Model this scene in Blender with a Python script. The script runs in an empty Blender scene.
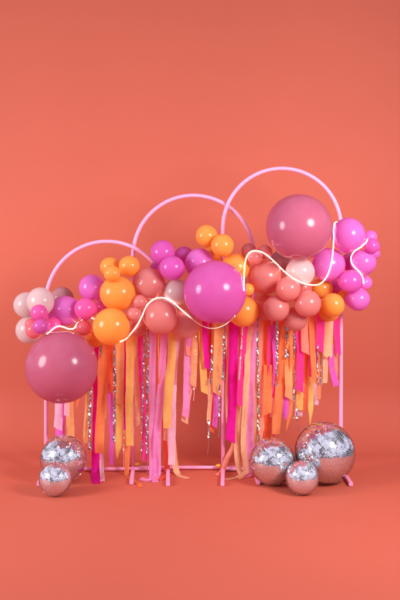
import bpy, bmesh, math, random
from mathutils import Vector, Matrix, noise

random.seed(7)
SC = bpy.context.scene
COL = SC.collection
F = 750.0            # focal length in photo pixels
CAMZ, CAMY, HOR = 1.4, -5.0, 260.0

# ---------------------------------------------------------------- helpers
def lin(c):
    return tuple((v/255/12.92) if v/255 <= .04045 else ((v/255+.055)/1.055)**2.4 for v in c) + (1.0,)

def world(px, py, d=0.0):
    """photo position (px, py) at d/150 metres in front of the arch plane"""
    dep = 5.0 - d/150.0
    return Vector(((px-200)/F*dep, CAMY+dep, CAMZ-(py-HOR)/F*dep))

def floor_d(py):
    """how far in front of the arch plane the floor lies at photo row py"""
    return (5.0 - CAMZ*F/(py-HOR))*150

def tag(o, label=None, cat=None, group=None, kind=None):
    if label: o['label'] = label
    if cat: o['category'] = cat
    if group: o['group'] = group
    if kind: o['kind'] = kind
    return o

def empty(name, loc):
    o = bpy.data.objects.new(name, None)
    o.location = loc
    COL.objects.link(o)
    return o

def build(name, verts, faces, mat, origin=None, parent=None, smooth=True, mats=None, midx=None):
    origin = Vector(origin) if origin is not None else Vector((0, 0, 0))
    me = bpy.data.meshes.new(name)
    me.from_pydata([tuple(Vector(v)-origin) for v in verts], [], faces)
    if mats:
        for m in mats: me.materials.append(m)
        for p, i in zip(me.polygons, midx): p.material_index = i
    else:
        me.materials.append(mat)
    for p in me.polygons: p.use_smooth = smooth
    me.update()
    o = bpy.data.objects.new(name, me)
    COL.objects.link(o)
    if parent is not None:
        o.parent = parent
        o.location = origin - parent.location
    else:
        o.location = origin
    return o

def tube(pts, r, seg=12, closed=False, verts=None, faces=None):
    """round tube swept along a list of points (parallel transport)"""
    verts = [] if verts is None else verts
    faces = [] if faces is None else faces
    base = len(verts)
    n = len(pts)
    up = Vector((0.13, 1, 0.07)).normalized()
    for i, p in enumerate(pts):
        t = (pts[min(i+1, n-1)] - pts[max(i-1, 0)]).normalized()
        up = (up - t*up.dot(t)).normalized()
        side = t.cross(up)
        rr = r[i] if isinstance(r, (list, tuple)) else r
        for k in range(seg):
            a = 2*math.pi*k/seg
            verts.append(p + up*(math.cos(a)*rr) + side*(math.sin(a)*rr))
    for i in range(n-1):
        for k in range(seg):
            a = base+i*seg+k; b = base+i*seg+(k+1) % seg
            faces.append((a, b, b+seg, a+seg))
    faces.append(tuple(base+k for k in range(seg))[::-1])
    faces.append(tuple(base+(n-1)*seg+k for k in range(seg)))
    return verts, faces

def smooth_path(ctrl, n):
    """Catmull-Rom through control tuples of any length"""
    P = [Vector(c) for c in ctrl]
    P = [P[0]*2-P[1]] + P + [P[-1]*2-P[-2]]
    seglen = [(P[i+1]-P[i]).length for i in range(1, len(P)-2)]
    tot = sum(seglen)
    out = []
    for i in range(1, len(P)-2):
        k = max(2, round(n*seglen[i-1]/tot))
        for j in range(k):
            t = j/k
            a, b, c, e = P[i-1], P[i], P[i+1], P[i+2]
            out.append(.5*((2*b)+(c-a)*t+(2*a-5*b+4*c-e)*t*t+(3*b-a-3*c+e)*t**3))
    out.append(P[-2].copy())
    return out

# ---------------------------------------------------------------- materials
def new_mat(name):
    m = bpy.data.materials.new(name)
    m.use_nodes = True
    nt = m.node_tree
    return m, nt, nt.nodes['Principled BSDF'], nt.nodes['Material Output']

def mottle(nt, rgb, scale, amount, coord='Object'):
    tc = nt.nodes.new('ShaderNodeTexCoord')
    nz = nt.nodes.new('ShaderNodeTexNoise')
    nz.inputs['Scale'].default_value = scale
    nz.inputs['Detail'].default_value = 4
    nt.links.new(tc.outputs[coord], nz.inputs['Vector'])
    mp = nt.nodes.new('ShaderNodeMapRange')
    mp.inputs['From Min'].default_value = .25
    mp.inputs['From Max'].default_value = .75
    mp.inputs['To Min'].default_value = 1-amount
    mp.inputs['To Max'].default_value = 1+amount
    nt.links.new(nz.outputs['Fac'], mp.inputs['Value'])
    mx = nt.nodes.new('ShaderNodeVectorMath'); mx.operation = 'SCALE'
    mx.inputs[0].default_value = rgb[:3]
    nt.links.new(mp.outputs['Result'], mx.inputs['Scale'])
    return mx.outputs['Vector'], nz, tc

def latex(name, srgb, trans=.46, rough=.18):
    m, nt, bs, out = new_mat(name)
    c = lin(srgb)
    col, nz, tc = mottle(nt, c, 1.7, .05)
    nt.links.new(col, bs.inputs['Base Color'])
    bs.inputs['Roughness'].default_value = rough
    bs.inputs['IOR'].default_value = 1.46
    bs.inputs['Coat Weight'].default_value = .08
    bs.inputs['Coat Roughness'].default_value = .08
    tr = nt.nodes.new('ShaderNodeBsdfTranslucent')
    nt.links.new(col, tr.inputs['Color'])
    mix = nt.nodes.new('ShaderNodeMixShader')
    mix.inputs[0].default_value = trans
    nt.links.new(bs.outputs[0], mix.inputs[1])
    nt.links.new(tr.outputs[0], mix.inputs[2])
    nt.links.new(mix.outputs[0], out.inputs['Surface'])
    return m

def crepe(name, srgb, trans=.48):
    m, nt, bs, out = new_mat(name)
    col, nz, tc = mottle(nt, lin(srgb), 25, .07)
    nt.links.new(col, bs.inputs['Base Color'])
    bs.inputs['Roughness'].default_value = .75
    bs.inputs['Specular IOR Level'].default_value = .25
    wv = nt.nodes.new('ShaderNodeTexWave')
    wv.bands_direction = 'Z'
    wv.inputs['Scale'].default_value = 62
    wv.inputs['Distortion'].default_value = 2.5
    wv.inputs['Detail'].default_value = 2
    wv.inputs['Detail Scale'].default_value = 3
    nt.links.new(tc.outputs['Object'], wv.inputs['Vector'])
    bp = nt.nodes.new('ShaderNodeBump')
    bp.inputs['Strength'].default_value = .35
    bp.inputs['Distance'].default_value = .002
    nt.links.new(wv.outputs['Fac'], bp.inputs['Height'])
    nt.links.new(bp.outputs[0], bs.inputs['Normal'])
    tr = nt.nodes.new('ShaderNodeBsdfTranslucent')
    nt.links.new(col, tr.inputs['Color'])
    mix = nt.nodes.new('ShaderNodeMixShader')
    mix.inputs[0].default_value = trans
    nt.links.new(bs.outputs[0], mix.inputs[1])
    nt.links.new(tr.outputs[0], mix.inputs[2])
    nt.links.new(mix.outputs[0], out.inputs['Surface'])
    return m

LATEX = {
    'blush':   latex('blush latex', (234, 206, 204)),
    'mauve':   latex('mauve latex', (206, 146, 150)),
    'orchid':  latex('orchid latex', (236, 126, 212)),
    'magenta': latex('magenta latex', (230, 104, 196)),
    'pink':    latex('hot pink latex', (240, 106, 182)),
    'coralpink': latex('coral pink latex', (240, 130, 142)),
    'rose':    latex('dusty rose latex', (210, 112, 140)),
    'coral':   latex('coral latex', (234, 144, 138)),
    'peachy':  latex('pale coral latex', (246, 178, 166)),
    'orange':  latex('orange latex', (252, 178, 84)),
    'gmag':    latex('giant magenta latex', (223, 104, 184)),
}
CREPE = {
    'orange':  crepe('orange crepe', (255, 154, 94)),
    'redor':   crepe('red orange crepe', (250, 116, 74)),
    'amber':   crepe('amber crepe', (255, 208, 118)),
    'lightor': crepe('light orange crepe', (255, 190, 126)),
    'peach':   crepe('peach crepe', (254, 206, 160)),
    'salmon':  crepe('salmon crepe', (254, 166, 140)),
    'pink':    crepe('orchid pink crepe', (254, 168, 226)),
    'pale':    crepe('pale pink crepe', (254, 210, 230)),
    'magenta': crepe('magenta crepe', (242, 24, 172)),
    'hot':     crepe('hot pink crepe', (254, 70, 164)),
    'red':     crepe('rose red crepe', (238, 72, 112)),
    'orchid':  crepe('orchid crepe', (240, 112, 218)),
}

m_tinsel, nt, bs, out = new_mat('silver foil')
bs.inputs['Base Color'].default_value = (.48, .45, .48, 1)
bs.inputs['Metallic'].default_value = 1
bs.inputs['Roughness'].default_value = .30

m_iri, nt, bs, out = new_mat('iridescent film')
bs.inputs['Base Color'].default_value = lin((244, 190, 190))
bs.inputs['Metallic'].default_value = .45
bs.inputs['Roughness'].default_value = .25

m_pipe, nt, bs, out = new_mat('pink painted tube')
col, nz, tc = mottle(nt, lin((244, 160, 196)), 30, .04)
nt.links.new(col, bs.inputs['Base Color'])
bs.inputs['Roughness'].default_value = .5

m_yellow, nt, bs, out = new_mat('yellow plastic')
bs.inputs['Base Color'].default_value = lin((236, 172, 60))
bs.inputs['Roughness'].default_value = .45

m_mirror, nt, bs, out = new_mat('mirror tile')
bs.inputs['Base Color'].default_value = (.88, .87, .90, 1)
bs.inputs['Metallic'].default_value = 1
bs.inputs['Roughness'].default_value = .035

m_core, nt, bs, out = new_mat('ball core')
bs.inputs['Base Color'].default_value = (.86, .83, .86, 1)
bs.inputs['Roughness'].default_value = .5

m_rope, nt, bs, out = new_mat('lit neon rope')
bs.inputs['Base Color'].default_value = (.9, .85, .8, 1)
bs.inputs['Emission Color'].default_value = (1, .70, .56, 1)
at = nt.nodes.new('ShaderNodeAttribute'); at.attribute_name = 'glow'
mp = nt.nodes.new('ShaderNodeMapRange')
mp.inputs['To Min'].default_value = .12; mp.inputs['To Max'].default_value = 7.0
nt.links.new(at.outputs['Fac'], mp.inputs['Value'])
nt.links.new(mp.outputs['Result'], bs.inputs['Emission Strength'])

m_paper, nt, bs, out = new_mat('coral seamless paper')
col, nz, tc = mottle(nt, lin((199, 94, 72)), .9, .03)
nt.links.new(col, bs.inputs['Base Color'])
bs.inputs['Roughness'].default_value = .7
bs.inputs['Specular IOR Level'].default_value = .3
n2 = nt.nodes.new('ShaderNodeTexNoise'); n2.inputs['Scale'].default_value = 900
nt.links.new(tc.outputs['Object'], n2.inputs['Vector'])
bp = nt.nodes.new('ShaderNodeBump'); bp.inputs['Strength'].default_value = .08; bp.inputs['Distance'].default_value = .001
nt.links.new(n2.outputs['Fac'], bp.inputs['Height']); nt.links.new(bp.outputs[0], bs.inputs['Normal'])

m_floor, nt, bs, out = new_mat('studio floor')
col, nz, tc = mottle(nt, (.13, .13, .14), 3, .15)
nt.links.new(col, bs.inputs['Base Color'])
bs.inputs['Roughness'].default_value = .6

# ---------------------------------------------------------------- setting
prof = [(-2.15, 0.0), (.38, 0.0)]
R = .42
for k in range(1, 17):
    a = math.pi/2*k/16
    prof.append((.38+R*math.sin(a), R-R*math.cos(a)))
for k in range(1, 35): prof.append((.80, R+3.4*k/34))
NX = 48
V, Fc = [], []
for (y, z) in prof:
    for i in range(NX+1):
        x = -2.2+4.4*i/NX
        # the hanging paper is never perfectly flat
        rip = .0065*noise.noise(Vector((x*1.1, z*.7, 3.1)))+.003*noise.noise(Vector((x*2.6, z*1.2, 9.7)))
        k = max(0, min(1, (z-.1)/.5))
        V.append((x, y+rip*k, z))
for j in range(len(prof)-1):
    for i in range(NX):
        a = j*(NX+1)+i
        Fc.append((a, a+1, a+NX+2, a+NX+1))
tag(build('backdrop', V, Fc, m_paper), kind='structure')
tag(build('floor', [(-9, -9, -.006), (9, -9, -.006), (9, 3, -.006), (-9, 3, -.006)], [(0, 1, 2, 3)], m_floor, smooth=False), kind='structure')

# ---------------------------------------------------------------- arch stands
def arch(label, xl, xr, top, d, footpx, connector=None):
    dep = 5-d/150
    L = world(xl, 300, d).x; Rr = world(xr, 300, d).x
    y = CAMY+dep
    cx, rad = (L+Rr)/2, (Rr-L)/2
    ztop = world(0, top, d).z
    zc = ztop-rad
    root = empty('arch_stand', (cx, y, 0))
    tag(root, label, 'arch stand', 'pink arch stands')
    pts = [Vector((L, y, .004)), Vector((L, y, .3)), Vector((L, y, zc*.6))]
    for k in range(49):
        a = math.pi-math.pi*k/48
        pts.append(Vector((cx+rad*math.cos(a), y, zc+rad*math.sin(a))))
    pts += [Vector((Rr, y, zc*.6)), Vector((Rr, y, .3)), Vector((Rr, y, .004))]
    v, f = tube(pts, .0128, 14)
    build('hoop', v, f, m_pipe, root.location, root)
    v, f = tube([Vector((L+.013, y, .017)), Vector((cx, y, .017)), Vector((Rr-.013, y, .017))], .0115, 12)
    build('crossbar', v, f, m_pipe, root.location, root)
    for x0, fpx in zip((L, Rr), footpx):
        yf = y-.335
        x1 = (fpx-200)/F*(yf-CAMY)
        x2 = x0-(x1-x0)*.35
        a = Vector((x0+(x2-x0), y+.12, 0)); b = Vector((x1, yf, 0))
        t = (b-a).normalized(); s = Vector((-t.y, t.x, 0))*.0125
        bm = bmesh.new()
        vs = []
        for p in (a, b):
            for sx, z in ((-1, .002), (1, .002), (1, .027), (-1, .027)):
                q = p+s*sx; q.z = z
                vs.append(bm.verts.new(q-Vector(root.location)))
        for q in ((0, 1, 2, 3), (7, 6, 5, 4), (0, 4, 5, 1), (1, 5, 6, 2), (2, 6, 7, 3), (3, 7, 4, 0)):
            bm.faces.new([vs[i] for i in q])
        bmesh.ops.recalc_face_normals(bm, faces=bm.faces)
        bmesh.ops.bevel(bm, geom=bm.edges[:], offset=.003, segments=2, affect='EDGES')
        me = bpy.data.meshes.new('foot'); bm.to_mesh(me); bm.free()
        me.materials.append(m_pipe)
        o = bpy.data.objects.new('foot', me); COL.objects.link(o); o.parent = root
    if connector:
        side, sgn = connector
        x0 = L if side == 'L' else Rr
        pts = [Vector((x0+sgn*(.012+.012*k), y-.002, .036+.003*math.sin(k))) for k in range(4)]
        v, f = tube(pts, [.009, .012, .011, .006], 10)
        build('connector', v, f, m_yellow, root.location, root)
    return root

arch('lowest pink tube arch stand, at the left end of the row', 46, 168, 241.5, 5, (38.5, 168))
arch('middle height pink tube arch stand, standing between the other two', 133, 254, 195.5, 0, (131.5, 258.5), ('L', 1))
arch('tallest pink tube arch stand, at the right end of the row', 223, 341, 168.5, 5, (222.5, 351), ('L', -1))

# ---------------------------------------------------------------- balloons
# px, py, r, layer, colour, label [, neck direction in the picture]
B = [
 (26.4,305,12.8,1,'blush','pale blush balloon at the far left end, outermost of the upper blush pair'),
 (40.4,301.6,14,2,'blush','pale blush balloon above the small pink cluster, right one of the upper blush pair'),
 (29,330,13.6,1,'blush','pale blush balloon at the left end, lowest of the three blush ones'),
 (62,299,12,0,'mauve','dusky mauve balloon peeking out between a blush and an orchid balloon'),
 (65.6,310.6,15.2,2,'orchid','orchid balloon resting on the giant dusty rose balloon at left',(-.2,-.3)),
 (39,313,8.4,3,'pink','small hot pink balloon, topmost of the little cluster by the blush balloons'),
 (40.4,326.4,7.7,4,'gmag','small bright magenta balloon in front of the little cluster above giant rose balloon'),
 (53.4,324.6,7.1,3,'pink','small hot pink balloon, rightmost of the little cluster beside the blush balloons'),
 (33.6,330,8.2,3,'coralpink','small coral pink balloon, lowest of the little cluster by the blush balloons'),
 (30.5,324,5.6,2,'coralpink','tiny coral pink balloon half hidden at the left of the little cluster'),
 (47.5,314.5,5,2,'orchid','tiny orchid balloon tucked right of the topmost small hot pink balloon'),
 (85.2,309,11.2,3,'pink','hot pink pear shaped balloon left of the large orange pair',(1,.1)),
 (83.7,327.8,7.9,3,'coralpink','small coral pink balloon between giant dusty rose and lower large orange balloon'),
 (92,288,13.3,2,'orchid','orchid balloon standing above the hot pink pear shaped balloon',(.4,.6)),
 (110,267,10,1,'orange','small orange balloon, back left one of the topmost three at left arch'),
 (129.2,266,10.7,2,'orange','small orange balloon, right one of the topmost three beside middle arch leg'),
 (112,273.6,8.4,3,'orange','smallest orange balloon in front, lowest of the topmost three at left arch'),
 (117.6,293.3,17.6,3,'orange','large orange balloon, upper one of the stacked pair'),
 (111.2,326.4,18.5,4,'orange','large orange balloon, lower one of the stacked pair'),
 (95,338.6,9,1,'orange','small orange balloon half hidden between giant rose and lower large orange balloon'),
 (103,308,9,0,'pink','hot pink balloon almost hidden behind the two large orange balloons'),
 (149,284,16.3,2,'coral','large coral balloon right of the upper large orange balloon'),
 (139.6,302,7.6,3,'coral','small coral balloon, topmost of three beside the large orange pair'),
 (134,314.4,7.2,4,'coral','small coral balloon, middle of three beside the large orange pair'),
 (138.4,329,8,2,'coral','small coral balloon, lowest of three, partly under the glowing rope'),
 (162.6,252.4,12.5,2,'magenta','magenta balloon, topmost left of the group under the middle arch'),
 (172,268,12.6,3,'magenta','magenta balloon in front, directly above the blush balloon'),
 (184,256,9.8,0,'magenta','magenta balloon half hidden behind its neighbours under the middle arch'),
 (156,267.5,6,0,'magenta','tiny dark magenta balloon wedged behind the topmost left magenta balloon'),
 (199.5,263.5,15,1,'orchid','pale orchid oval balloon behind the giant magenta balloon',(.1,.6)),
 (176.6,292.2,13.4,2,'blush','pale blush balloon left of the giant magenta balloon'),
 (215,292,31.4,4,'gmag','giant magenta balloon in the middle of the garland'),
 (160.8,317,17.6,3,'coral','large coral balloon with the glowing rope over its top'),
 (185,323,15.2,2,'peachy','pale coral balloon under the rope, lower left of giant magenta balloon'),
 (206.6,236,11.2,2,'orange','small orange balloon, top left one above the giant magenta balloon'),
 (222.4,245.3,11.6,3,'orange','small orange balloon covering the foot of the tallest arch hoop'),
 (213,254,9,0,'orange','small orange balloon mostly hidden behind giant magenta and the orange pair'),
 (235.3,268,14.5,2,'orange','large orange balloon behind the upper right of giant magenta balloon',(-.6,.2)),
 (248,289.4,6.2,3,'orange','tiny orange balloon between giant magenta and coral balloons'),
 (243,311.5,15.6,2,'orange','large orange balloon under the lower right of giant magenta balloon',(-.1,.7)),
 (249,250.6,7.5,2,'coral','small coral balloon, left one of three at the middle arch end'),
 (265,252,7.3,2,'coral','small coral balloon, right one of three at the middle arch end'),
 (255,257,7.8,3,'coral','small coral balloon, front one of three, lit by the glowing rope'),
 (265.4,277.3,17.1,2,'coral','largest coral balloon, left of the blush balloon under giant rose'),
 (288.2,289,12.5,4,'coral','coral balloon in front, just under the rope below blush balloon'),
 (276.4,308.5,13.2,4,'coral','coral balloon at lower left of the coral bunch, above the streamers'),
 (266.5,307.5,13.8,1,'coral','dark coral balloon half hidden at the left back of the coral bunch'),
 (307.5,303.6,13.8,4,'coral','coral balloon at the right of the coral bunch beside orange balloons'),
 (295.4,319,12,3,'coral','lowest coral balloon of the bunch, hanging over the streamers'),
 (280.5,261,10.5,0,'mauve','dusky mauve balloon mostly hidden under the left of upper giant rose balloon'),
 (300.3,271.8,14.4,3,'blush','pale blush balloon directly under the upper giant dusty rose balloon'),
 (303,288,9.5,1,'coral','coral balloon almost hidden below the blush balloon and rope'),
 (299,227.2,33,4,'rose','giant dusty rose balloon at upper right, under the tallest arch'),
 (348.4,235.2,17.2,3,'orchid','large orchid balloon covering the right side of the tallest arch',(0,.7)),
 (370.5,237,6.7,1,'orchid','tiny orchid balloon, top one of three at the far right'),
 (372,246.2,7.7,3,'magenta','small magenta balloon, front one of three at the far right'),
 (375,253.5,5.4,1,'orchid','tiny orchid balloon, lowest of three at the far right, partly hidden'),
 (363,262.3,13,2,'orchid','orchid balloon at right with the loop of glowing rope across it'),
 (350.5,262,9.5,1,'magenta','magenta balloon mostly hidden inside the loop of rope at right'),
 (328.6,264.8,16.6,2,'orchid','large orchid balloon under the right of upper giant dusty rose balloon'),
 (350.8,281.4,11.8,3,'magenta','magenta balloon below the loop of rope at right',(-.9,.1)),
 (365,282.6,7.4,1,'orchid','small orchid balloon peeking out at the right edge below the rope'),
 (358,299.3,11.7,2,'orchid','orchid balloon at the lower right, lowest one of that bunch',(-1,.1)),
 (336,288,7.5,0,'magenta','magenta balloon almost hidden between orchid and small orange balloons'),
 (322,288.5,10.6,1,'orange','orange balloon under the lowest sag of the glowing rope'),
 (333,305,11.8,3,'orange','orange balloon in front at the right end, above the streamers'),
 (344.2,296.6,7.3,2,'orange','small orange balloon at the right end beside the orchid balloons',(-1,.1)),
 (328.5,310.8,11.6,1,'orange','orange balloon behind and below the front one at right end'),
 (61.7,367,36,4,'rose','giant dusty rose balloon at lower left, hanging above the disco balls'),
]

class Ball: pass
balls = []
cam = Vector((0, CAMY, CAMZ))
for row in B:
    b = Ball()
    b.px, b.py, b.r, b.layer, b.col, b.label = row[:6]
    b.neck = row[6] if len(row) > 6 else None
    b.dmin = b.r*.55+3
    b.d = max(b.dmin, 8+11*b.layer+(6 if b.r > 30 else 0))
    balls.append(b)
def locate(b):
    b.c = world(b.px, b.py, b.d)
    b.R = b.r/F*(5-b.d/150)
for it in range(160):
    for b in balls: locate(b)
    for i, a in enumerate(balls):
        for c in balls[i+1:]:
            o = a.R+c.R-(a.c-c.c).length-.10*min(a.R, c.R)
            if o > 0:
                fr, bk = (a, c) if (a.layer, a.d) >= (c.layer, c.d) else (c, a)
                dd = abs(fr.d-bk.d)/150
                k = min(.012, o*.35)*150
                wf = bk.r/(fr.r+bk.r)
                fr.d += k*wf
                bk.d = max(bk.dmin, bk.d-k*(1-wf))
for b in balls: locate(b)

def balloon_mesh(seg, rings, pear):
    prof = []
    for k in range(rings+1):
        th = math.radians(171)*k/rings
        c, s = math.cos(th), math.sin(th)
        q = max(0, -c)
        prof.append((s*(1-pear*q*q), c*(1+pear*1.3*q**3)))
    zb = prof[-1][1]
    prof += [(.062, zb-.05), (.05, zb-.09), (.072, zb-.12), (.08, zb-.15), (.06, zb-.165), (.085, zb-.20), (.045, zb-.205)]
    V, Fc = [(0, 0, 1)], []
    for rr, z in prof[1:]:
        for k in range(seg):
            a = 2*math.pi*k/seg
            V.append((rr*math.cos(a), rr*math.sin(a), z))
    for k in range(seg): Fc.append((0, 1+k, 1+(k+1) % seg))
    for j in range(len(prof)-2):
        for k in range(seg):
            a = 1+j*seg+k; b2 = 1+j*seg+(k+1) % seg
            Fc.append((a, a+seg, b2+seg, b2))
    V.append((0, 0, prof[-1][1]))
    base = 1+(len(prof)-2)*seg
    for k in range(seg): Fc.append((len(V)-1, base+(k+1) % seg, base+k))
    return V, Fc
rb = random.Random(3)
for b in balls:
    big = b.r > 25
    V, Fc = balloon_mesh(72 if big else 48, 56 if big else 36, .05 if big else (.16 if b.neck else rb.uniform(.06, .11)))
    me = bpy.data.meshes.new('balloon')
    me.from_pydata([Vector(v)*b.R for v in V], [], Fc)
    me.materials.append(LATEX[b.col])
    for p in me.polygons: p.use_smooth = True
    o = bpy.data.objects.new('balloon', me); COL.objects.link(o)
    if b.neck: nd = Vector((b.neck[0], .75, -b.neck[1]))
    else: nd = Vector((rb.uniform(-.3, .3), 1, rb.uniform(-.3, .3)))
    o.rotation_mode = 'QUATERNION'
    o.rotation_quaternion = Vector((0, 0, -1)).rotation_difference(nd.normalized())
    o.location = b.c
    if not big: o.scale = (rb.uniform(.97, 1.03), rb.uniform(.97, 1.03), rb.uniform(.98, 1.04))
    tag(o, b.label, 'balloon', 'giant balloons' if big else 'balloons of the garland')

# ---------------------------------------------------------------- glowing rope
def hit(px, py):
    """distance along the viewing axis to the nearest balloon there, or None"""
    dr = Vector(((px-200)/F, 1, -(py-HOR)/F))
    best = None
    for b in balls:
        oc = cam-b.c
        A = dr.dot(dr); Bq = 2*dr.dot(oc); Cq = oc.dot(oc)-b.R**2
        D = Bq*Bq-4*A*Cq
        if D > 0:
            t = (-Bq-math.sqrt(D))/(2*A)
            if best is None or t < best: best = t
    return best
# px, py, seen (1 in front of the balloons, 0 tucked behind)
rope = [(47,334,0),(56,327,1),(62,326.6,1),(69,329,1),(74,328.2,1),(79,322,0),(92,318,0),(106,330,0),(117,341,0),
 (125,339.5,1),(130.5,334,1),(137,325.5,1),(142,316,1),(147.5,304.5,1),(155,298.8,1),(163,297.8,1),(171,301,1),(180,308.5,1),(190,317,1),
 (200,324.6,1),(210,328.3,1),(220,327,1),(230,321,1),(238,311,0),(243.5,296,0),(244,282,1),(244.6,267,1),(247,256,1),(252,251.2,1),(259,251.2,1),
 (266,254.5,1),(275,262.2,1),(285,272,1),(295,279.2,1),(305,283.7,1),(315,285,1),(321,283.3,1),(327,276.5,1),(331,265,1),(333,252,1),(333.8,240,1),(334,228,1),
 (337,222,0),(352,228,0),(366,238,0),(366.5,241.5,1),(361.5,246.8,1),(354.5,251.5,1),(351,258,1),(353,265.5,1),(359,271.5,1),(363,278,1),(364,286,0)]
sm = smooth_path([(a, b, c*40) for a, b, c in rope], 420)
deps = []
for p in sm:
    if p.z > 14:
        h = hit(p.x, p.y)
        deps.append(h-.007 if h else None)
    else:
        deps.append(-1)
n = len(sm)
known = [i for i in range(n) if deps[i] is not None and deps[i] > 0]
D = []
for i in range(n):
    if deps[i] is not None and deps[i] > 0: D.append(deps[i])
    elif deps[i] == -1: D.append(5-8/150)
    else:
        lo = max([k for k in known if k < i], default=known[0]); hi = min([k for k in known if k > i], default=known[-1])
        t = 0 if hi == lo else (i-lo)/(hi-lo)
        D.append(deps[lo]*(1-t)+deps[hi]*t)
D1 = [min(D[max(0, i-2):i+3]) if deps[i] != -1 else D[i] for i in range(n)]
for _ in range(3):
    D1 = [min(D1[i], sum(D1[max(0, i-2):i+3])/len(D1[max(0, i-2):i+3])) if deps[i] not in (None, -1) else sum(D1[max(0, i-2):i+3])/len(D1[max(0, i-2):i+3]) for i in range(n)]
pts = [Vector(((p.x-200)/F*D1[i], CAMY+D1[i], CAMZ-(p.y-HOR)/F*D1[i])) for i, p in enumerate(sm)]
v, f = tube(pts, .0033, 10)
ro = build('neon_rope', v, f, m_rope, pts[0])
at = ro.data.attributes.new('glow', 'FLOAT', 'POINT')
def glow(x, y):
    # the lit face of the flat rope turns away where it twists
    if x < 53: return 1
    a = min(1, abs(x-128)/9) if 110 < x < 140 and y > 322 else 1
    b2 = max(0, min(1, (192-x)/10)) if 182 < x < 238 and y > 308 else 1
    return min(a, b2)
gl = [glow(p.x, p.y) for p in sm]
for i in range(len(v)): at.data[i].value = gl[min(i//10, len(gl)-1)]
tag(ro, 'glowing white neon light rope snaking across the front of the balloons', 'light rope')

# ---------------------------------------------------------------- streamers
rs = random.Random(11)
ALL = []      # (px, colour word, descriptive text, object)

def landmark(x):
    for lim, txt in ((106, 'by the giant rose balloon'), (129, 'under lower large orange balloon'),
                     (149.5, 'right of lower large orange balloon'), (179, 'under roped large coral balloon'),
                     (199, 'under the pale coral balloon'), (232, 'under the giant magenta balloon'),
                     (259, 'under centre orange balloon'), (284, 'under left of coral bunch'),
                     (304, 'under the lowest coral balloon'), (318, 'right of lowest coral balloon'), (400, 'under right end orange balloons')):
        if x < lim: return txt

def ribbon(path, w, end, amp=1.0, seed=0, crimp=0.0):
    """strip of paper along (px, py, d) points, w photo pixels wide; returns verts, faces"""
    r = random.Random(seed)
    length = sum((Vector(path[i+1])-Vector(path[i])).length for i in range(len(path)-1))
    n = max(14, int(length/2.2))
    P = smooth_path(path, n)
    nx = 6
    ph, ph2, ph3 = r.uniform(0, 9), r.uniform(0, 9), r.uniform(0, 9)
    cup = r.uniform(-.5, .5)
    V, Fc = [], []
    N = len(P)
    wm = w/150*1.03
    for i, p in enumerate(P):
        t = i/(N-1)
        c = world(p.x, p.y, p.z)
        nxt = world(*P[min(i+1, N-1)]); prv = world(*P[max(i-1, 0)])
        tg = (nxt-prv).normalized()
        s = i*2.2
        tw = amp*(.26*math.sin(s*.035+ph)+.13*math.sin(s*.11+ph2))*(.25+.75*t)
        side = Vector((1, 0, 0))
        side = (side-tg*side.dot(tg)).normalized()
        nor = side.cross(tg)
        sd = side*math.cos(tw)+nor*math.sin(tw)
        nn = sd.cross(tg)
        sway = amp*.0035*math.sin(s*.06+ph3)*t
        wv = amp*(.005*math.sin(s*.075+ph)+.003*math.sin(s*.17+ph3))
        ww = wm*(1+.05*math.sin(s*.09+ph2)+r.uniform(-.025, .025))
        for k in range(nx+1):
            u = k/nx-.5
            q = c+sd*(u*ww+sway)+nn*(.0016*math.sin(s*.55+u*2+ph)*math.sin(s*.21+ph3)+cup*wm*(u*u-.08)*1.6+wv+.0022*amp*math.sin(u*5+s*.05+ph2))
            if crimp: q = q+nn*(crimp*math.sin(s*1.7+u*3))+sd*(u*crimp*.8*math.sin(s*1.5))
            if i > N-8:
                e = (i-(N-8))/7
                if end == 'slantL': q = q+tg*(u*-wm*.55*e)        # longer at the left
                elif end == 'slantR': q = q+tg*(u*wm*.55*e)
                elif end == 'point': q = q-sd*(u*ww*.92*e)
                elif end == 'pointL': q = q-sd*((u+.42)*ww*.9*e)
                elif end == 'ragged': q = q+tg*(.010*e*math.sin(u*14+ph))
            if q.z < .0035: q.z = .0035+.001*abs(u)
            V.append(q)
    for i in range(N-1):
        for k in range(nx):
            a = i*(nx+1)+k
            Fc.append((a, a+1, a+nx+2, a+nx+1))
    return V, Fc

WORD = {'orange': 'orange', 'redor': 'dark orange', 'amber': 'amber yellow', 'lightor': 'light orange', 'peach': 'peach',
        'salmon': 'salmon', 'pink': 'orchid pink', 'pale': 'pale pink', 'magenta': 'magenta', 'hot': 'hot pink', 'red': 'rose red', 'orchid': 'orchid purple'}
ENDW = {'flat': 'with straight end', 'slantL': 'with slanted end', 'slantR': 'with slanted end', 'point': 'tapering to a point', 'pointL': 'tapering to a point', 'ragged': 'with ragged end'}

def S(col, pts, w, layer=1, end='flat', floor=None, amp=1.4, crimp=0.0):
    """pts: (px, py) down the strip; floor: (px, py) points lying on the floor"""
    d = 10+4.0*layer+rs.uniform(-.8, .8)
    if layer < 0: d = -5+layer
    path = [(x, y, d) for x, y in pts]
    if floor:
        path = [(x, min(y, HOR+CAMZ*F/(5-d/150)-1.2), dd) for x, y, dd in path]
        path += [(x, y, max(d+2, floor_d(y))) for x, y in floor]
    seed = len(ALL)+100
    V, Fc = ribbon(path, w, end, amp, seed, crimp)
    top = V[3]
    o = build('paper_streamer', V, Fc, CREPE[col], top)
    yb = (floor or pts)[-1][1]
    size = 'narrow' if w < 4.2 else ('wide' if w >= 7 else '')
    ln = 'short' if yb < 388 else ('long' if yb > 436 else '')
    txt = ' '.join(x for x in (ln, size, WORD[col], 'streamer', 'trailing on the floor' if floor else ENDW[end]) if x)
    xm = pts[0][0]*.4+pts[-1][0]*.6
    ALL.append((xm, txt, landmark(xm), o, 'streamer', 'paper streamers of the fringe'))

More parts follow.
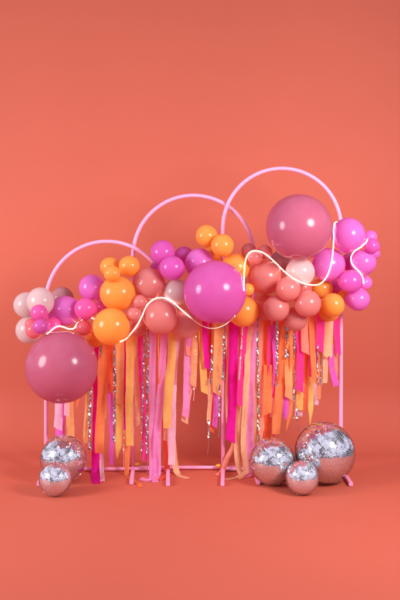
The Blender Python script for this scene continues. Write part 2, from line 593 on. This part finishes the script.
def T(pts, w, layer=2, thread=None, mat=None):
    """crumpled foil tinsel strand"""
    d = 11+4.0*layer+rs.uniform(-.8, .8)
    P = smooth_path([(x, y, d) for x, y in pts], max(8, int((pts[-1][1]-pts[0][1])/1.5)))
    V, Fc = [], []
    wm = w/150*.88
    turn = rs.uniform(-.5, .5)
    for i, p in enumerate(P):
        c = world(p.x+rs.uniform(-.15, .15), p.y+rs.uniform(-.3, .3), p.z)
        turn = .75*turn+rs.gauss(0, .5)
        sd = Vector((math.cos(turn), math.sin(turn), rs.uniform(-.12, .12))).normalized()
        ww = wm*rs.uniform(.92, 1.1)
        off = Vector((0, rs.uniform(-.0025, .0025), 0))
        V += [c-sd*ww/2+off, c-off+Vector((rs.uniform(-.12, .12)*wm, 0, 0)), c+sd*ww/2+off]
    for i in range(len(P)-1):
        for k in range(2):
            a = i*3+k
            Fc.append((a, a+1, a+4, a+3))
    nf = len(Fc)
    if thread:
        x0, y0 = pts[-1]
        tp = smooth_path([(x0, y0, d), ((x0+thread[0])/2+.4, (y0+thread[1])/2, d), (thread[0], thread[1], d)], 12)
        w3 = [world(*q) for q in tp]
        rad = [.0022]*len(w3)
        rad[0:3] = [.0035, .007, .004]
        V, Fc = tube(w3, rad, 8, verts=V, faces=Fc)
    o = build('tinsel_streamer', V, Fc, mat or m_tinsel, V[1], smooth=False)
    yb = thread[1] if thread else pts[-1][1]
    ln = 'short' if yb < 388 else ('long' if yb > 436 else '')
    nm = 'pale shiny ribbon' if mat else 'silver tinsel'
    txt = ' '.join(x for x in (ln, 'wide' if w > 3.4 else '', nm, 'ending in thread' if thread else '') if x)
    xm = pts[0][0]*.4+pts[-1][0]*.6
    ALL.append((xm, txt, landmark(xm), o, 'tinsel', 'shiny tinsel strands of the fringe'))

# left, under the giant dusty rose balloon
S('pale', [(59,385),(58.5,405),(58,429)], 7.5, 2, 'slantR')
S('orchid', [(62,385),(61,410),(60.5,445)], 9, 0)
S('pale', [(66.5,390),(66.5,416)], 4.6, 2, 'slantR')
S('lightor', [(70,385),(69.5,412),(70.5,442)], 7.2, 1, 'ragged')
S('orange', [(78,385),(77.5,400),(75.5,411)], 3, 1, 'point')
S('lightor', [(87,372),(87,410),(85.5,444)], 4.2, 1, 'slantL')
T([(91,375),(90,400),(89.5,425),(90,450)], 3.4, 2)
S('magenta', [(99,332),(97,380),(95.8,430),(96,466)], 8, 0, floor=[(96,476),(96.5,484)])
S('pale', [(101.5,440),(101.5,465)], 4.2, 0, floor=[(102.8,477),(103,482.5)])
S('orange', [(104.5,330),(102.5,370),(101,410),(100.2,453)], 8.6, 2)
T([(101.5,335),(101,348),(100.4,358)], 2.4, 2)
S('redor', [(109.5,332),(110.2,365),(111.8,392)], 5.6, 1, 'ragged')
T([(113.5,332),(114.5,370),(114.6,400),(113.8,443)], 3.2, 3)
S('orchid', [(109.5,380),(111.3,420),(112.4,466)], 4.4, 1, 'ragged', crimp=.0015)
S('lightor', [(119.6,332),(120,370),(120,404)], 7.6, 2, 'flat')
S('amber', [(119,385),(119.3,430),(119.6,459)], 6.2, 1, 'pointL')
S('magenta', [(126,330),(125.6,380),(125.4,430)], 3, 2)
T([(124,400),(124,430),(123.6,448)], 1.4, 1, (123.3,470), m_iri)
S('amber', [(129.5,330),(129.8,380),(129,446)], 7.4, 3, 'flat')
S('orange', [(127.6,430),(127.4,455)], 4.8, 1, floor=[(127,475.5),(131,479),(137,483),(141,487.5)])
# just right of it
S('lightor', [(133.5,325),(133,352),(131.6,384)], 3.8, 1, 'slantR')
S('hot', [(140.5,325),(141.5,380),(143.5,425),(145,461)], 5.2, 1, 'ragged')
T([(144.6,325),(143.8,360),(142.6,400),(141.6,449)], 2, 2, (142,471))
T([(148.6,325),(147.8,365),(147.2,405),(146.8,451)], 2.8, 3, (147,476))
S('salmon', [(137,330),(136.6,360),(137.5,398)], 4, -1, 'slantL')
# under the large coral balloon
S('pink', [(153,328),(152.4,380),(152.2,430),(152.5,468)], 6.4, 2, floor=[(153,476),(151,481),(140,479.5)])
S('salmon', [(157.6,328),(157.4,360),(157,394)], 5, 1, 'slantR')
S('lightor', [(160.4,328),(160.2,355),(159.6,384)], 4.4, 2, 'pointL')
S('pink', [(165,328),(162.2,370),(158.6,420),(156.8,468)], 7, 2, floor=[(156,476),(155,483)])
S('magenta', [(167.6,330),(166.6,352),(165.2,378)], 3, 1)
S('amber', [(172.4,328),(170.4,370),(166.8,428)], 8.2, 3, 'flat')
S('pale', [(178,330),(175.4,370),(174.4,402)], 4.6, 1, 'flat')
S('pale', [(173,385),(172,425),(171.5,465)], 7.2, 2, 'flat')
S('peach', [(165,405),(164.6,425),(165,441)], 4.4, 1, 'slantR')
S('redor', [(164,420),(165.3,445),(166.4,463)], 4.4, 0, floor=[(166.5,473),(164,478),(158,480.5)])
S('peach', [(173,440),(174.5,458)], 5.6, 1, floor=[(176.5,472),(180,477),(188,479)])
# under the pale coral balloon
S('pink', [(189,328),(188,360),(184.8,417)], 7.2, 2, 'slantR')
S('peach', [(189.4,385),(187,400),(185.2,422.5)], 7.4, 1, 'slantR')
S('salmon', [(189,326),(188,342),(188.5,356)], 5.6, 2, 'slantR')
S('lightor', [(196.8,318),(194.4,350),(192.6,386)], 6.4, 2, 'slantR')
T([(196,334),(195,360),(194,388)], 1.5, 3, (193.5,401), m_iri)
# under the giant magenta balloon
S('amber', [(202,312),(202.6,345),(204.8,393)], 7, 2, 'slantR')
S('magenta', [(204.6,312),(205.6,345),(206.6,369)], 5, 3, 'slantR')
S('red', [(210,312),(210,345),(209.4,379)], 4.6, 0, 'flat')
S('amber', [(214,312),(213.8,335),(213.6,354)], 4, 1, 'flat')
S('lightor', [(219,312),(218.4,350),(217,395)], 8.8, 2, 'slantR')
T([(212.2,345),(211.6,365),(210.6,384)], 2.2, 3)
S('peach', [(211.4,372),(210.4,398),(209.4,422)], 4.2, 1, 'flat', crimp=.0018)
T([(209,420),(208.6,436)], 2.2, 1, (207.6,454))
S('redor', [(213,378),(213,405),(212,432)], 4.6, 0, 'slantR')
S('orchid', [(216.6,388),(215.8,408),(215,427)], 5, 1, 'slantR')
T([(224.6,315),(224,345),(223.2,380)], 2.6, 2)
T([(219.6,385),(219.3,400),(219.4,414)], 2.2, 2, (218.6,437))
S('magenta', [(229,320),(227,350),(223.6,386)], 7.4, -2, 'pointL')
S('magenta', [(234.4,318),(233,360),(231.6,400),(231,441)], 8.6, 1, 'slantR')
S('red', [(238.4,318),(237,360),(235.4,400)], 4.4, 0)
# under the orange balloon at centre
T([(242.8,322),(241.6,345),(240.4,362),(239,380)], 1.6, 3, None, m_iri)
S('hot', [(245.4,318),(243,350),(241,380),(240.6,406)], 6, 2, 'slantR')
S('peach', [(251,318),(248,355),(245.6,395),(243.5,435)], 5.6, 2, floor=[(246,464),(246.5,472),(240,477.5),(225,480)])
S('peach', [(243,370),(240,400),(237.5,435),(236.5,455)], 5, 1, floor=[(239,471),(243,477),(238,479.5)])
S('salmon', [(237.5,430),(233,447),(227.5,458)], 5, 0, floor=[(222.5,472.5),(217.5,476.5)])
S('pink', [(255.6,318),(253.4,355),(251.4,395),(250.4,440),(250,466)], 6.6, 1, floor=[(250,474.5),(249.6,478)])
S('amber', [(256.4,360),(256,400),(255.4,446)], 2.6, 0)
T([(257.8,318),(257.6,350),(258.4,385),(258.6,443)], 2.6, 3)
# under the left of the coral bunch
S('salmon', [(260.6,316),(260.8,360),(261,400),(260.8,444)], 4.6, 1)
S('redor', [(267,316),(266.4,345),(265.6,374)], 7, 1, 'slantR')
S('orange', [(268,365),(268,390),(267,414)], 8.2, 2, 'slantL')
S('redor', [(268.6,395),(268,420),(267.6,442)], 7, 0)
S('hot', [(270,325),(269.4,350),(268.6,375)], 3, 2, 'point')
S('red', [(273.5,320),(272.4,350),(272,385)], 4.6, 0)
S('orchid', [(273,325),(275,350),(275,383)], 5, 1, 'slantL')
S('hot', [(276.4,372),(275,388),(273.4,402)], 4, 1, 'pointL')
T([(277.6,318),(277.3,345),(276.6,386)], 2.6, 3)
S('hot', [(274.2,395),(274.3,436)], 3.4, 0, 'flat')
S('redor', [(281.6,318),(281,350),(278.8,392)], 6.6, 1, 'slantL')
S('orange', [(286,325),(282.6,360),(279.4,395),(276.4,434)], 8.4, 2, 'flat')
# under the lowest coral balloon
S('lightor', [(289.4,330),(289,360),(288.2,398)], 7.6, 2, 'slantR')
T([(286.6,318),(286.8,340),(287.2,358)], 4.4, 3)
S('orchid', [(286,385),(285.6,400),(286,419)], 6, 1, 'slantR')
S('orange', [(289.4,388),(289.2,408),(288.2,431)], 4.4, 1, 'pointL')
S('orange', [(292,322),(291.6,350),(291.4,385)], 4.4, 2)
T([(294.8,325),(294.6,360),(294.2,401)], 2.2, 2)
S('red', [(296,325),(295.5,360),(295,396)], 3.6, 0)
S('hot', [(299.4,322),(299.8,355),(299.8,391)], 7.2, 2, 'slantR')
S('amber', [(300.4,375),(300.2,392),(300,410)], 7.4, 1, 'flat', crimp=.001)
S('pale', [(298.6,395),(298.4,416)], 7.4, 0, 'flat')
T([(296.6,408),(296.8,417)], 1.8, 1, (298,432))
S('salmon', [(304.4,316),(304.6,335),(304.8,353)], 7, 3, 'slantR')
S('redor', [(305.4,345),(305.4,380),(304.8,411)], 4.4, 1, 'slantL')
# right of it
S('red', [(307.6,312),(309.4,345),(311.6,377)], 4.6, 2, 'slantR')
S('orange', [(310.6,312),(312.6,345),(314.6,383)], 5.2, 3, 'slantR')
S('amber', [(311.6,360),(311.6,390),(310.2,424)], 5.4, 1, 'point')
S('orchid', [(314,312),(315,345),(316,381)], 3.6, 1)
S('pale', [(316,368),(316,390),(316,405)], 4.8, 1, 'flat')
# under the right end
S('amber', [(316.4,310),(316.4,330),(316.2,346)], 2.6, 2)
S('hot', [(320.6,308),(320.4,330),(320.2,351)], 7.8, 3, 'slantR')
S('orange', [(319.6,345),(319.6,370),(319.4,399)], 3.4, 2)
T([(318,345),(318,368),(318,385)], 1.6, 3)
T([(322,345),(321.8,366),(321.4,385)], 1.8, 2)
S('peach', [(329.4,312),(329,335),(328.6,357)], 8.2, 3, 'ragged')
S('peach', [(325.4,340),(325,362),(324.6,383)], 5, 2, 'flat')
S('salmon', [(334.6,312),(334.6,350),(334.2,383)], 6.4, 1, 'flat')
S('orchid', [(331,345),(332.4,365),(336,386)], 6, 2, 'ragged')
S('hot', [(336.6,312),(337,335),(337.2,354)], 5.4, 2, 'slantR')

# pale strips deeper in the fringe
for col, x, y0, y1, w, e in (('pale', 89, 380, 421, 3, 'slantR'), ('peach', 106.5, 335, 419, 3.6, 'slantR'), ('pale', 115.5, 335, 441, 3, 'flat'), ('peach', 136.6, 330, 425, 3.4, 'slantL'),
        ('salmon', 146.4, 330, 412, 3.6, 'flat'), ('pale', 207.6, 318, 401, 3.2, 'slantR'), ('peach', 227, 318, 423, 3, 'flat'), ('pale', 237, 318, 433, 4, 'slantR'), ('pale', 247.6, 320, 421, 3.4, 'flat'),
        ('amber', 262.8, 320, 431, 3, 'slantL'), ('pale', 271.4, 320, 417, 3.4, 'flat'), ('peach', 279.6, 320, 409, 3.2, 'slantR'), ('peach', 294, 325, 419, 3.4, 'flat'),
        ('pale', 302.4, 318, 403, 3.6, 'slantL'), ('peach', 309, 316, 397, 3.6, 'slantR'), ('amber', 327.4, 316, 377, 3, 'slantR'), ('pale', 331.8, 316, 368, 3, 'flat')):
    S(col, [(x, y0), (x+rs.uniform(-.5, .5), (y0+y1)/2), (x+rs.uniform(-1, 1), y1)], w, 0, e)

byl = {}
for e in ALL: byl.setdefault((e[1], e[2]), []).append(e)
ORD = {2: ['left one of two', 'right one of two'], 3: ['left one of three', 'middle one of three', 'right one of three']}
for (txt, lm), es in byl.items():
    es.sort(key=lambda e: e[0])
    for i, e in enumerate(es):
        lab = txt+' '+lm
        if len(es) > 1: lab += ', '+(ORD[len(es)][i] if len(es) in ORD else 'number')
        tag(e[3], lab, e[4], e[5])

# ---------------------------------------------------------------- disco balls
def disco(label, px, py, rpx, tile, tilt, seed):
    dep = CAMZ*F/(py-HOR+rpx)
    R = rpx/F*dep*.985
    c = Vector(((px-200)/F*dep, CAMY+dep, R))
    root = empty('disco_ball', (c.x, c.y, 0))
    tag(root, label, 'disco ball', 'mirrored disco balls on the floor')
    r = random.Random(seed)
    rot = Matrix.Rotation(tilt[1], 3, 'Y') @ Matrix.Rotation(tilt[0], 3, 'X') @ Matrix.Rotation(r.uniform(0, 6), 3, 'Z')
    # core
    V, Fc = [], []
    bm = bmesh.new()
    bmesh.ops.create_uvsphere(bm, u_segments=48, v_segments=32, radius=R*.975)
    bmesh.ops.transform(bm, matrix=Matrix.Translation((0, 0, R)), verts=bm.verts)
    me = bpy.data.meshes.new('core'); bm.to_mesh(me); bm.free()
    me.materials.append(m_core)
    for p in me.polygons: p.use_smooth = True
    o = bpy.data.objects.new('core', me); COL.objects.link(o); o.parent = root
    rows = max(10, round(math.pi*R/tile))
    for j in range(rows):
        la = -math.pi/2+math.pi*(j+.5)/rows
        cols = max(4, round(2*math.pi*R*math.cos(la)/tile))
        off = r.random()
        for k in range(cols):
            lo = 2*math.pi*(k+off)/cols
            nrm = Vector((math.cos(la)*math.cos(lo), math.cos(la)*math.sin(lo), math.sin(la)))
            e1 = Vector((-math.sin(lo), math.cos(lo), 0)); e2 = nrm.cross(e1)
            loose = 1.0 if r.random() > .10 else 4.5
            j1, j2 = r.gauss(0, .015)*loose, r.gauss(0, .015)*loose
            m = (nrm+e1*j1+e2*j2).normalized()
            e1 = (e1-m*e1.dot(m)).normalized(); e2 = m.cross(e1)
            h1 = math.pi*R*math.cos(la)/cols*.82; h2 = math.pi*R/rows/2*.82
            b0 = len(V)
            top = nrm*(R*.997)
            for s1, s2, dz in ((-1, -1, 0), (1, -1, 0), (1, 1, 0), (-1, 1, 0), (-1, -1, 1), (1, -1, 1), (1, 1, 1), (-1, 1, 1)):
                V.append(c+rot @ (top+e1*h1*s1+e2*h2*s2-m*(dz*.0025)))
            Fc += [(b0, b0+1, b0+2, b0+3), (b0+4, b0+5, b0+1, b0), (b0+5, b0+6, b0+2, b0+1), (b0+6, b0+7, b0+3, b0+2), (b0+7, b0+4, b0, b0+3)]
    build('mirror_tiles', V, Fc, m_mirror, root.location, root, smooth=False)

disco('large mirrored disco ball on the floor at left, behind the small one', 63.2, 458, 23.6, .0105, (.5, -.4), 1)
disco('small mirrored disco ball on the floor at left, in front of a bigger one', 55.4, 478.4, 17, .0088, (.3, .3), 2)
disco('medium mirrored disco ball, left one of the three at right', 272, 461, 23.5, .0105, (.35, .35), 3)
disco('small mirrored disco ball in front of the other two at right', 302.3, 477.2, 17, .0088, (.5, .5), 4)
disco('largest mirrored disco ball, on the floor at the far right', 324.8, 452, 30.9, .0110, (.45, .55), 5)

# ---------------------------------------------------------------- lights
def area(name, loc, target, w, h, power, color, shape='RECTANGLE', spread=155):
    L = bpy.data.lights.new(name, 'AREA')
    L.shape = shape; L.size = w; L.size_y = h; L.energy = power; L.color = color; L.spread = math.radians(spread)
    o = bpy.data.objects.new(name, L); COL.objects.link(o)
    o.location = loc
    o.rotation_euler = (Vector(target)-Vector(loc)).to_track_quat('-Z', 'Y').to_euler()
    return o
area('softbox', (-3.5, -2.2, 1.9), (.2, .5, 1.2), 1.4, 1.8, 101, (1, .985, .98), 'ELLIPSE')
area('octabox', (1.9, -2.4, 2.1), (.1, .5, 1.2), 1.0, 1.0, 72, (1, .985, .98), 'DISK')

W = bpy.data.worlds.new('World'); SC.world = W
W.use_nodes = True
bg = W.node_tree.nodes['Background']
wn = W.node_tree
tcw = wn.nodes.new('ShaderNodeTexCoord')
nzw = wn.nodes.new('ShaderNodeTexNoise'); nzw.inputs['Scale'].default_value = 2.3; nzw.inputs['Detail'].default_value = 3
wn.links.new(tcw.outputs['Generated'], nzw.inputs['Vector'])
rmp = wn.nodes.new('ShaderNodeValToRGB')
rmp.color_ramp.elements[0].position = .42; rmp.color_ramp.elements[0].color = (.07, .06, .09, 1)
rmp.color_ramp.elements[1].position = .58; rmp.color_ramp.elements[1].color = (.82, .79, 1.0, 1)
wn.links.new(nzw.outputs['Fac'], rmp.inputs['Fac'])
wn.links.new(rmp.outputs['Color'], bg.inputs['Color'])
bg.inputs['Strength'].default_value = 1.14

# ---------------------------------------------------------------- camera
cd = bpy.data.cameras.new('camera')
cd.sensor_fit = 'AUTO'; cd.sensor_width = 36; cd.lens = 45
cd.shift_y = -(300-HOR)/600
cd.clip_end = 200
co = bpy.data.objects.new('camera', cd); COL.objects.link(co)
co.location = cam
co.rotation_euler = (math.radians(90), 0, 0)
SC.camera = co

vs = SC.view_settings
vs.view_transform = 'Standard'; vs.look = 'None'; vs.exposure = 0; vs.gamma = 1
SC.cycles.max_bounces = 10
SC.cycles.diffuse_bounces = 5
SC.cycles.glossy_bounces = 5
SC.cycles.transmission_bounces = 6
SC.cycles.use_denoising = True
